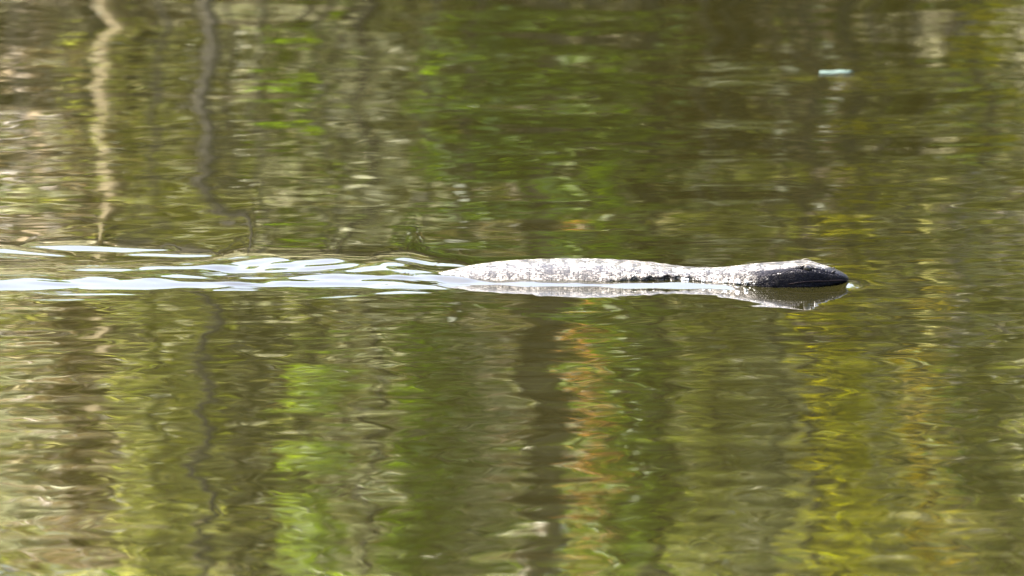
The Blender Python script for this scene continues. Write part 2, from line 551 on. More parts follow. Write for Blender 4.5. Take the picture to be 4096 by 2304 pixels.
def at(u, v, y, r, n):
    """a leaf cluster where its mirror image shows at photo pixel (u, v) of a 1024 wide frame, hung at depth y"""
    p = mirror_point(u, v, y)
    return (p.x, p.y - .12, p.z, r * 1.35, int(n * 3.6))
def behind(u, v, y, r, n):
    p = at(u, v, y + .3, r, n)
    return p
def bx_(u, y):
    return mirror_point(u, 288, y).x

YB = 12.6
G1 = 'saplings mirrored in the pond'
# slender stems that show in the mirror image
plant('sapling', 'sapling with pale tan trunk mirrored beside the wake', 'tree', G1, bx_(112, YB), YB, 4.2, 0.034, M['bark_pale'], M['olive'],
      [behind(160, 60, YB - .1, .16, 50), behind(175, 150, YB - .15, .15, 45), behind(150, 235, YB, .14, 40), behind(120, 400, YB + .1, .22, 70), behind(60, 300, YB + .2, .2, 50), behind(150, 520, YB, .25, 80), behind(120, 700, YB + .2, .4, 200)], .075, wig=.03)
plant('sapling', 'sapling with thin dark wavering trunk mirrored left of the rump', 'tree', G1, bx_(207, YB - .9), YB - .9, 4.0, 0.016, M['bark_dark'], M['silver'],
      [behind(185, 75, YB - .2, .08, 22), behind(228, 110, YB - .2, .07, 14), behind(226, 450, YB - .2, .08, 10), behind(250, 170, YB - .1, .10, 24), behind(190, 420, YB, .18, 40), behind(230, 640, YB, .4, 160)], .06, wig=.03)
plant('sapling', 'sapling with thin dark trunk mirrored below the lizard rump', 'tree', G1, bx_(366, YB - .6), YB - .6, 3.9, 0.016, M['bark_dark'], M['brown'],
      [behind(380, 350, YB, .14, 30), behind(345, 470, YB, .15, 30), behind(370, 640, YB, .4, 180)], .06, wig=.05)
plant('sapling', 'sapling with broad grey brown trunk mirrored below the lizard back', 'tree', G1, bx_(546, YB - .5), YB - .5, 4.6, 0.048, M['bark_brown'], M['olive'],
      [behind(500, 260, YB + .1, .16, 40), behind(520, 640, YB, .45, 240), behind(600, 700, YB, .45, 240)], .07, wig=.02)
plant('sapling', 'sapling with dark trunk mirrored between orange and tan leaves', 'tree', G1, bx_(650, YB - .5), YB - .5, 4.4, 0.028, M['bark_dark'], M['deep'],
      [behind(690, 130, YB + .1, .12, 26), behind(700, 230, YB + .1, .14, 30), behind(660, 450, YB + .3, .2, 40), behind(680, 660, YB + .2, .45, 240)], .075, wig=.04)
plant('sapling', 'sapling with slim dark trunk mirrored under the lizard head', 'tree', G1, bx_(806, YB - .6), YB - .6, 4.1, 0.017, M['bark_dark'], M['olive'],
      [behind(770, 330, YB, .14, 34), behind(780, 200, YB, .14, 34), behind(830, 660, YB, .4, 200)], .065, wig=.02)
plant('sapling', 'sapling with pale grey trunk mirrored at the yellow shrub', 'tree', G1, bx_(960, YB + .2), YB + .2, 4.3, 0.024, M['bark_grey'], M['brown'],
      [behind(990, 360, YB, .2, 50), behind(975, 520, YB, .15, 30), behind(1000, 660, YB, .4, 200)], .065, wig=.05)

G2 = 'leafy shrubs on the far bank'
def shrub(label, u, y, leafm, cl, size, bark='bark_dark', rad=.007, top=None, **k):
    zt_ = top or max(c[2] for c in cl) + .1
    plant('shrub', label, 'shrub', G2, bx_(u, y), y, zt_, rad, M[bark], leafm, cl, size, stem='stem', **k)
Y2 = YB - .35
shrub('withered shrub mirrored in front of the pale tan trunk', 90, Y2, M['brown'],
      [at(105, 330, Y2, .12, 26), at(70, 380, Y2, .12, 26), at(120, 430, Y2, .13, 30), at(85, 500, Y2, .13, 30), at(125, 560, Y2, .14, 30), at(40, 450, Y2, .14, 30), at(30, 90, Y2, .12, 24), at(60, 200, Y2, .12, 24), at(118, 150, Y2, .05, 4)], .065)
shrub('olive shrub mirrored across the thin wavering trunk', 190, Y2, M['olive'],
      [at(170, 360, Y2, .12, 26), at(200, 420, Y2, .1, 20), at(180, 500, Y2, .12, 30), at(215, 560, Y2, .13, 30), at(160, 30, Y2, .08, 14), at(170, 130, Y2, .1, 18)], .065)
shrub('dark withered shrub mirrored above the lizard neck', 740, Y2 + .2, M['brown'],
      [at(665, 105, Y2 + .2, .10, 26), at(700, 95, Y2 + .2, .10, 26), at(745, 105, Y2 + .2, .10, 26), at(790, 95, Y2 + .2, .10, 26), at(825, 100, Y2 + .2, .09, 22), at(690, 20, Y2 + .2, .1, 22), at(735, 15, Y2 + .2, .1, 22)], .065)
shrub('pale olive shrub mirrored between neck and dark stems', 720, Y2 + .05, M['silver'],
      [at(690, 165, Y2, .08, 18), at(740, 155, Y2, .09, 20), at(790, 165, Y2, .09, 20), at(710, 300, Y2, .1, 20), at(750, 330, Y2, .1, 20), at(720, 400, Y2, .1, 20), at(765, 440, Y2, .1, 20), at(700, 470, Y2, .1, 20), at(745, 530, Y2, .12, 26)], .06)
shrub('olive green low shrub mirrored around the floating leaf', 900, Y2 + .25, M['olive'],
      [at(870, 40, Y2 + .2, .12, 26), at(920, 90, Y2 + .2, .12, 26), at(880, 130, Y2 + .2, .12, 26), at(960, 180, Y2 + .2, .12, 26), at(900, 230, Y2 + .2, .12, 26), at(1000, 110, Y2 + .2, .12, 26), at(870, 330, Y2 + .2, .1, 18), at(990, 330, Y2 + .2, .14, 26), at(980, 420, Y2 + .2, .14, 26)], .065)
shrub('shrub with bright green leaves mirrored left of the pale leaves', 310, Y2, M['bright'],
      [at(310, 15, Y2, .06, 9), at(325, 45, Y2, .05, 7), at(288, 85, Y2, .04, 5), at(282, 152, Y2, .04, 5), at(300, 340, Y2, .04, 5), at(318, 410, Y2, .05, 7), at(322, 480, Y2, .05, 8), at(332, 545, Y2, .07, 14), at(345, 600, Y2, .1, 20)], .075)
shrub('shrub with pale silvery leaves mirrored behind the tail', 410, Y2 - .05, M['silver'],
      [at(390, 25, Y2 - .05, .1, 34), at(420, 80, Y2 - .05, .14, 60), at(380, 130, Y2 - .05, .12, 40), at(440, 190, Y2 - .05, .13, 44), at(470, 215, Y2 - .05, .1, 30), at(400, 250, Y2 - .05, .12, 36), at(400, 360, Y2 - .05, .14, 50), at(470, 400, Y2 - .05, .13, 40), at(480, 490, Y2 - .05, .1, 34), at(390, 540, Y2 - .05, .12, 40), at(430, 590, Y2 - .05, .16, 40)], .06, aspect=.36)
shrub('broad leaved deep green shrub mirrored above the lizard back', 520, Y2, M['deep'],
      [at(480, 30, Y2, .10, 34), at(520, 15, Y2, .10, 30), at(560, 40, Y2, .1, 30), at(500, 90, Y2, .1, 32), at(475, 170, Y2, .09, 24), at(540, 120, Y2, .09, 22), at(430, 340, Y2, .06, 14), at(440, 400, Y2, .07, 18), at(425, 480, Y2, .07, 18), at(440, 560, Y2, .08, 20), at(640, 190, Y2, .1, 24)], .09, aspect=.5)
shrub('bright green large leaved shrub mirrored above the lizard shoulder', 600, Y2 - .1, M['bright'],
      [at(600, 48, Y2, .07, 16), at(625, 75, Y2, .06, 12), at(590, 105, Y2, .06, 14), at(545, 190, Y2, .05, 8), at(580, 230, Y2, .06, 10), at(655, 258, Y2, .07, 14), at(622, 350, Y2, .05, 12), at(620, 420, Y2, .05, 14), at(628, 470, Y2, .06, 14), at(640, 520, Y2, .07, 14), at(630, 580, Y2, .1, 24), at(540, 520, Y2, .05, 9)], .09, aspect=.5)
shrub('lime green shrub mirrored below the lizard snout', 842, Y2, M['lime'],
      [at(838, 318, Y2, 0.062, 19), at(842, 345, Y2, 0.062, 16), at(850, 400, Y2, 0.062, 16), at(848, 455, Y2, 0.088, 28), at(845, 495, Y2, 0.088, 28), at(855, 525, Y2, 0.088, 28), at(838, 560, Y2, 0.112, 41), at(842, 600, Y2, 0.125, 48), at(768, 345, Y2, 0.037, 9), at(860, 185, Y2, 0.062, 12), at(840, 260, Y2, 0.062, 14)], .075)
shrub('lime green sprig mirrored below the floating leaf', 985, Y2, M['lime'],
      [at(987, 12, Y2, 0.044, 11), at(985, 42, Y2, 0.050, 14), at(985, 52, Y2, 0.044, 11), at(955, 100, Y2, 0.062, 16), at(950, 130, Y2, 0.062, 12)], .07)

def column(label, u, leafm, v0, v1, r, n, size=.07):
    cl = []
    v = v0
    while v < v1:
        cl.append(at(u + random.uniform(-7, 7), v, YB - .72 - (.22 if leafm in (M['lime'], M['yellow'], M['orange'], M['bright']) else 0), r, max(2, int(n * .6))))
        v += random.uniform(22, 44)
    shrub(label, u, YB - .75, leafm, cl, size)
Y3 = YB - .8
shrub('silvery leafy shrub mirrored in front of a thin stem above the tail', 362, Y3, M['silver'],
      [at(355, 30, Y3, .09, 5), at(372, 75, Y3, .08, 4), at(362, 125, Y3, .09, 5), at(375, 180, Y3, .09, 5), at(360, 235, Y3, .09, 4)], .06)
shrub('deep green leafy shrub mirrored in front of the broad trunk', 546, Y3, M['deep'],
      [at(530, 30, Y3, .1, 5), at(560, 70, Y3, .1, 5), at(540, 120, Y3, .1, 5), at(560, 165, Y3, .09, 4), at(545, 215, Y3, .09, 4)], .09, aspect=.5)
shrub('dusky leafy shrub mirrored in front of a thin stem above the head', 806, Y3, M['brown'],
      [at(800, 20, Y3, .09, 5), at(812, 70, Y3, .08, 4), at(800, 130, Y3, .1, 6), at(815, 190, Y3, .09, 4), at(800, 240, Y3, .07, 4)], .065)
shrub('deep green shrub mirrored above the tail in two tiers', 450, Y3, M['deep'],
      [at(455, 95, Y3, .08, 5), at(500, 95, Y3, .08, 5), at(480, 35, Y3, .08, 5), at(440, 175, Y3, .07, 4), at(490, 185, Y3, .07, 4), at(290, 60, Y3, .06, 4), at(610, 190, Y3, .08, 6)], .09, aspect=.5)
shrub('fresh green shrub mirrored above the shoulder and neck', 610, Y3, M['bright'],
      [at(600, 50, Y3, .06, 5), at(625, 75, Y3, .06, 5), at(645, 225, Y3, .06, 4), at(590, 115, Y3, .05, 4), at(670, 20, Y3, .05, 3)], .085, aspect=.5)
shrub('lime green leafy shrub mirrored at the floating leaf', 975, Y3, M['lime'],
      [at(985, 15, Y3, .035, 3), at(987, 45, Y3, .045, 4), at(955, 95, Y3, .045, 3), at(950, 130, Y3, .04, 3), at(858, 185, Y3, .04, 3), at(845, 262, Y3, .04, 3), at(1010, 200, Y3, .05, 3)], .07)
shrub('pale olive leafy shrub mirrored above the lizard head', 870, Y3, M['olive'],
      [at(700, 150, Y3, .07, 5), at(750, 145, Y3, .07, 5), at(880, 105, Y3, .08, 6), at(925, 190, Y3, .09, 7), at(760, 235, Y3, .07, 5), at(980, 235, Y3, .09, 7), at(690, 260, Y3, .06, 4), at(905, 260, Y3, .08, 6)], .065)
shrub('silvery leafy shrub mirrored above the lizard neck', 740, Y3 + .05, M['silver'],
      [at(720, 152, Y3, .05, 3), at(800, 45, Y3, .06, 4), at(775, 165, Y3, .05, 3), at(940, 120, Y3, .06, 4), at(995, 225, Y3, .05, 3), at(690, 245, Y3, .05, 3)], .06)
column('tall fresh green shrub mirrored below the wake end', 325, M['bright'], 380, 900, .05, 5)
column('tall deep green shrub mirrored below the lizard rump', 432, M['deep'], 320, 900, .05, 7, .08)
column('tall silvery shrub mirrored below the lizard rump', 475, M['silver'], 320, 900, .055, 8, .06)
column('tall shrub with orange leaves mirrored beside the broad trunk', 590, M['orange'], 310, 900, .03, 3, .055)
column('tall fresh green shrub mirrored beside the orange leaves', 622, M['bright'], 300, 900, .055, 8)
column('tall olive shrub mirrored below the lizard neck', 715, M['olive'], 300, 900, .08, 12)
column('tall silvery green shrub mirrored below the lizard throat', 765, M['silver'], 320, 900, .06, 8, .06)
column('tall lime green shrub mirrored below the lizard snout', 846, M['lime'], 300, 900, .055, 9)
column('tall silvery shrub mirrored between lime and yellow leaves', 886, M['silver'], 320, 900, .05, 7, .06)
column('tall shrub with yellow leaves mirrored right of the lime leaves', 928, M['yellow'], 330, 900, .04, 4, .055)
column('tall olive shrub mirrored right of the yellow leaves', 990, M['olive'], 310, 900, .08, 12)
column('tall olive shrub mirrored below the wake', 160, M['olive'], 320, 900, .08, 12)
column('tall dusky shrub mirrored right of the thin wavering trunk', 265, M['dusky'], 320, 900, .06, 9)
# understorey filling the bank between the stems: narrow upright shrubs in front, wider ones up the slope
WORD = {'olive': 'olive', 'brown': 'withered brown', 'silver': 'silvery', 'deep': 'deep green', 'dusky': 'dusky dark', 'bright': 'fresh green'}
rs = random.Random(23)
def pick(pairs):
    t = rs.random() * sum(w for _, w in pairs)
    for k_, w in pairs:
        t -= w
        if t <= 0:
            return k_
    return pairs[0][0]
for row, (yy, sp, lim, wts, words) in enumerate([
        (YB - .27, .10, 2.3, (('dusky', 16), ('olive', 34), ('silver', 24), ('brown', 5), ('deep', 10), ('bright', 11)), 'sparse upright shrub standing at the water edge'),
        (YB + .55, .22, 2.6, (('dusky', 30), ('olive', 38), ('silver', 14), ('brown', 8), ('deep', 10)), 'narrow upright shrub behind the water edge')]):
    x = -lim
    while x < lim:
        xx = x + rs.uniform(-.05, .05); y = yy + rs.uniform(-.07, .07) - (.4 if row == 0 and rs.random() < .5 else 0)
        g0 = ground(xx, y)
        cl = []
        if row == 0:
            for q in range(3):
                zc0 = rs.uniform(.75, 3.0)
                for _ in range(2):
                    cl.append((xx + rs.gauss(0, .03), y + rs.gauss(0, .03), max(g0 + .1, zc0 + rs.uniform(-.09, .09)), rs.uniform(.055, .095), rs.randint(22, 34)))
        else:
            zb = rs.uniform(.7, 2.1); zh = rs.uniform(.4, .9)
            n_ = max(3, int(zh / .12))
            for q in range(n_):
                cl.append((xx + rs.gauss(0, .035), y + rs.gauss(0, .05), max(g0 + .1, zb + zh * (q + rs.random()) / n_), rs.uniform(.085, .13), rs.randint(34, 52)))
        kind = pick(wts)
        plant('shrub', f'{WORD[kind]} {words}', 'shrub', f'{WORD[kind]} {words}'.replace('shrub', 'shrubs'), xx, y, max(c[2] for c in cl), .005, M['bark_dark'], M[kind], cl, .07, wig=.03, stem='stem')
        x += sp * rs.uniform(.8, 1.2)
for row, (yy, sp, wts) in enumerate([
        (YB + 1.0, .55, (('dusky', 28), ('olive', 44), ('brown', 12), ('silver', 12))),
        (YB + 1.7, .62, (('dusky', 30), ('olive', 35), ('brown', 20), ('silver', 8), ('deep', 10))),
        (YB + 2.5, .75, (('dusky', 20), ('olive', 40), ('brown', 15), ('deep', 20))),
        (YB + 3.2, .85, (('olive', 50), ('deep', 30), ('dusky', 20)))]):
    x = -5.2 + .2 * row
    while x < 5.2:
        y = yy + rs.uniform(-.2, .2)
        xx = x + rs.uniform(-.15, .15)
        g0 = ground(xx, y)
        cl = []
        for _ in range(10):
            cl.append((xx + rs.gauss(0, .2), y + rs.gauss(0, .14), g0 + rs.uniform(.05, 1.25), rs.uniform(.12, .22), rs.randint(50, 95)))
        kind = pick(wts)
        plant('shrub', f'{WORD[kind]} rounded shrub growing up the earth slope', 'shrub', f'{WORD[kind]} rounded shrubs up the slope', xx, y, g0 + 1.1, .014, M['bark_brown'], M[kind], cl, .07, wig=.1, stem='stem')
        x += sp * rs.uniform(.85, 1.15)

# trees along the top of the bank
for row, (y0, step, h0, h1, nl, sz) in enumerate([(16.3, 1.35, 2.2, 2.9, 170, .10), (18.7, 1.5, 2.6, 3.2, 230, .13)]):
    for i, x in enumerate(np.arange(-8.5, 8.6, step)):
        x = float(x) + random.uniform(-.35, .35); y = y0 + random.uniform(-.5, .6)
        g0 = ground(x, y)
        hgt = random.uniform(h0, h1)
        cl = []
        for q in range(18):
            f = (q + random.random()) / 18
            cl.append((x + random.gauss(0, .5), y + random.gauss(0, .4), g0 + (.12 + .88 * f) * hgt, random.uniform(.3, .5), nl))
        deep = i % 3 == 0
        word = ('deep green' if deep else 'olive green') + (' tree at the edge of the bank top' if row == 0 else ' tree standing behind the bank edge trees')
        plant('bank_tree', word, 'tree', word.replace('tree', 'trees'), x, y, g0 + hgt, .06, M['bark_brown'], M['deep' if deep else 'olive'], cl, sz, wig=.15)

# unseen tall trees added behind the lens to block sky from the lizard's head
for i, x in enumerate([-17, -11.5, -6.5, -1, 4.5, 10, 16]):
    x = x + random.uniform(-.8, .8); y = -22.5 + random.uniform(-1.5, 1.0)
    g0 = 0.8
    hgt = random.uniform(15, 18)
    cl = []
    for q in range(26):
        f = (q + random.random()) / 26
        cl.append((x + random.gauss(0, 1.6), y + random.gauss(0, 1.2), g0 + (.15 + .85 * f) * hgt, random.uniform(1.2, 2.0), 130))
    plant('sky_block_tree', 'unseen tall green tree added behind the lens to block sky', 'tree', 'unseen trees added to block sky', x, y, g0 + hgt, .22, M['bark_brown'], M['deep'], cl, .46, wig=.5, base=g0)

# dead branches lying on the slope
for i, (u, v, length, tilt) in enumerate([(425, 60, .9, -25), (470, 195, .6, -38), (60, 170, .7, 12), (980, 230, .8, 20), (30, 420, .8, 60)]):
    y = YB + .12 + .1 * (i % 3)
    p = mirror_point(u, v, y)
    a = Vector((math.cos(R(tilt)), 0.15, math.sin(R(tilt)))) * length
    q0, q1 = p - a / 2, p + a / 2
    parts = [tube([q0, p + Vector((0, .03, .02)), q1], [.018, .013, .006], 7)]
    for f in (.35, .6, .8):
        s0 = q0 + a * f
        parts.append(tube([s0, s0 + Vector((random.uniform(-.1, .15), random.uniform(-.1, .1), random.uniform(-.05, .2)))], [.007, .002], 5))
    V, F = merge(parts)
    o = obj('dead_branch', V, F, M['bark_grey'])
    tag(o, 'pale grey dead branch caught among the bank shrubs', 'branch', 'dead branches on the far bank')

# leaf litter over the slope
n = 16000
lx = RNG.uniform(-4.5, 4.5, n); ly = RNG.uniform(11.6, 17.0, n)
lz = bank_z(lx[None, :], ly[None, :])[0] + .012
V, F = leaves(np.stack([lx, ly, lz], 1), np.full(n, .01), np.ones(n, int), .085, droop=0.0, flat=.25)
lit = fast_mesh('leaf_litter', V, F, M['litter'], smooth=False)
tag(lit, 'tan and brown fallen leaves covering the earth bank', kind='stuff')

# ------------------------------------------------------------------ the lizard
def skin_mat():
    m, nt, out = new_mat('wet_scaly_skin')
    L = nt.links.new
    tc = nt.nodes.new('ShaderNodeTexCoord')
    mp = nt.nodes.new('ShaderNodeMapping')
    mp.inputs['Scale'].default_value = (1.0, 1.35, 1.35)
    L(tc.outputs['Object'], mp.inputs[0])
    vo = nt.nodes.new('ShaderNodeTexVoronoi'); vo.inputs['Scale'].default_value = 360; vo.inputs['Randomness'].default_value = 0.45
    L(mp.outputs[0], vo.inputs['Vector'])
    vd = nt.nodes.new('ShaderNodeTexVoronoi'); vd.feature = 'DISTANCE_TO_EDGE'; vd.inputs['Scale'].default_value = 360; vd.inputs['Randomness'].default_value = 0.45
    L(mp.outputs[0], vd.inputs['Vector'])
    nz = nt.nodes.new('ShaderNodeTexNoise'); nz.inputs['Scale'].default_value = 38; nz.inputs['Detail'].default_value = 6
    L(tc.outputs['Object'], nz.inputs['Vector'])
    # per scale tone: dark skin, scattered pale scales
    sep = nt.nodes.new('ShaderNodeSeparateColor'); L(vo.outputs['Color'], sep.inputs[0])
    ad = nt.nodes.new('ShaderNodeMath'); ad.operation = 'MULTIPLY_ADD'
    L(sep.outputs[0], ad.inputs[0]); ad.inputs[1].default_value = .55; L(nz.outputs[0], ad.inputs[2])
    bl = nt.nodes.new('ShaderNodeTexNoise'); bl.inputs['Scale'].default_value = 48; bl.inputs['Detail'].default_value = 3
    L(tc.outputs['Object'], bl.inputs['Vector'])
    ad2 = nt.nodes.new('ShaderNodeMath'); ad2.operation = 'MULTIPLY_ADD'
    L(bl.outputs[0], ad2.inputs[0]); ad2.inputs[1].default_value = 1.9; L(sep.outputs[0], ad2.inputs[2])
    tone = ramp(nt, [(0.0, (0.004, 0.004, 0.006)), (0.5, (0.010, 0.0095, 0.010)), (0.62, (0.04, 0.038, 0.036)), (0.85, (0.15, 0.142, 0.135))], None)
    wv = nt.nodes.new('ShaderNodeTexWave'); wv.wave_type = 'BANDS'; wv.bands_direction = 'X'
    wv.inputs['Scale'].default_value = 14; wv.inputs['Distortion'].default_value = 5; wv.inputs['Detail'].default_value = 3; wv.inputs['Detail Scale'].default_value = 4
    L(tc.outputs['Object'], wv.inputs['Vector'])
    ad3 = nt.nodes.new('ShaderNodeMath'); ad3.operation = 'MULTIPLY_ADD'
    L(wv.outputs['Fac'], ad3.inputs[0]); ad3.inputs[1].default_value = 0.34; L(ad2.outputs[0], ad3.inputs[2])
    ad2 = nt.nodes.new('ShaderNodeMath'); ad2.operation = 'SUBTRACT'; L(ad3.outputs[0], ad2.inputs[0]); ad2.inputs[1].default_value = 0.36
    sc2 = nt.nodes.new('ShaderNodeMath'); sc2.operation = 'MULTIPLY'; sc2.inputs[1].default_value = 0.45
    L(ad2.outputs[0], sc2.inputs[0]); L(sc2.outputs[0], tone.inputs[0])
    # the face is darker than the back: blue black scales, plus painted shade
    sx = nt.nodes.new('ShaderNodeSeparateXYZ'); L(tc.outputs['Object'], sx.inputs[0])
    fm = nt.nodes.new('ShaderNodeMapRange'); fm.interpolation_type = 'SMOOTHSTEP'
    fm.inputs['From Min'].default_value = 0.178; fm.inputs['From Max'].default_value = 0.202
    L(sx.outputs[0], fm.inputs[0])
    # shade painted into the cheeks below the brow line, sunlit crown left paler
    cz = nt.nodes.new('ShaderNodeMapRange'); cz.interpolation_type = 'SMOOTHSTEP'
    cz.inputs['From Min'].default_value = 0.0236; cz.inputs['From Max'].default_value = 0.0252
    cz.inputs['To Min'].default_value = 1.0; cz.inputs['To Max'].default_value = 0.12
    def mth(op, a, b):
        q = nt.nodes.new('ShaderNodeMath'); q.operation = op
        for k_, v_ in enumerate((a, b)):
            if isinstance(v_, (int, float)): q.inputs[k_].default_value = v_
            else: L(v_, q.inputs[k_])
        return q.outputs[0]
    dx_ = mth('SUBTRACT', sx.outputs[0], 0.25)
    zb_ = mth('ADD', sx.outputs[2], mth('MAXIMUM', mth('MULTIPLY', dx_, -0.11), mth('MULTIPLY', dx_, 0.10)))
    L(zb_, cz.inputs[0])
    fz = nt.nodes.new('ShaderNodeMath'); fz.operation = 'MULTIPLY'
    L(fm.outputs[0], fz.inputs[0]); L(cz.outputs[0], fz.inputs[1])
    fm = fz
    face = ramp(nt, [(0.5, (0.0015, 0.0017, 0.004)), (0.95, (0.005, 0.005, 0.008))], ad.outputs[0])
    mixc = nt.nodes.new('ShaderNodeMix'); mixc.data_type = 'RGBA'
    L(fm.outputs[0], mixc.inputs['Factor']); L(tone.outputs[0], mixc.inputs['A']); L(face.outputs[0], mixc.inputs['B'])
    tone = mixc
    pr = nt.nodes.new('ShaderNodeBsdfPrincipled')
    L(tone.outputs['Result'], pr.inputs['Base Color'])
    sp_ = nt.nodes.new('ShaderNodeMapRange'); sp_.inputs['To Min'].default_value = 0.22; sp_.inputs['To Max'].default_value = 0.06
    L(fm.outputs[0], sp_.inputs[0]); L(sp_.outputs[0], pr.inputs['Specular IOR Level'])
    pr.inputs['Roughness'].default_value = 0.24
    pr.inputs['IOR'].default_value = 1.5
    pr.inputs['Specular IOR Level'].default_value = 0.3
    pr.inputs['Coat Weight'].default_value = 0.0
    pr.inputs['Coat Roughness'].default_value = 0.18
    b1 = nt.nodes.new('ShaderNodeBump'); b1.inputs['Strength'].default_value = 0.65; b1.inputs['Distance'].default_value = 0.0016
    mr = nt.nodes.new('ShaderNodeMapRange'); mr.inputs['From Max'].default_value = .35; L(vd.outputs[0], mr.inputs[0])
    L(mr.outputs[0], b1.inputs['Height'])
    b2 = nt.nodes.new('ShaderNodeBump'); b2.inputs['Strength'].default_value = 0.8; b2.inputs['Distance'].default_value = 0.007
    L(nz.outputs[0], b2.inputs['Height']); L(b2.outputs[0], b1.inputs['Normal'])
    L(b1.outputs[0], pr.inputs['Normal'])
    L(pr.outputs[0], out.inputs[0])
    return m
def plain(name, col, rough=.4, spec=.5):
    m, nt, out = new_mat(name)
    pr = nt.nodes.new('ShaderNodeBsdfPrincipled')
    nz = nt.nodes.new('ShaderNodeTexNoise'); nz.inputs['Scale'].default_value = 400
    r = ramp(nt, [(.3, tuple(c * .8 for c in col)), (.7, tuple(min(1, c * 1.15) for c in col))], nz.outputs[0])
    nt.links.new(r.outputs[0], pr.inputs['Base Color'])
    pr.inputs['Roughness'].default_value = rough
    pr.inputs['Specular IOR Level'].default_value = spec
    nt.links.new(pr.outputs[0], out.inputs[0])
    return m
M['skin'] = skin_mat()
M['eye'] = plain('dark_glossy_eye', (0.012, 0.01, 0.008), .08)
M['lid'] = plain('tan_eyelid', (0.03, 0.024, 0.013), .35)
M['pit'] = plain('dark_opening', (0.004, 0.004, 0.005), .7, .1)
M['lip'] = plain('reddish_lip_scales', (0.008, 0.005, 0.006), .7, .1)

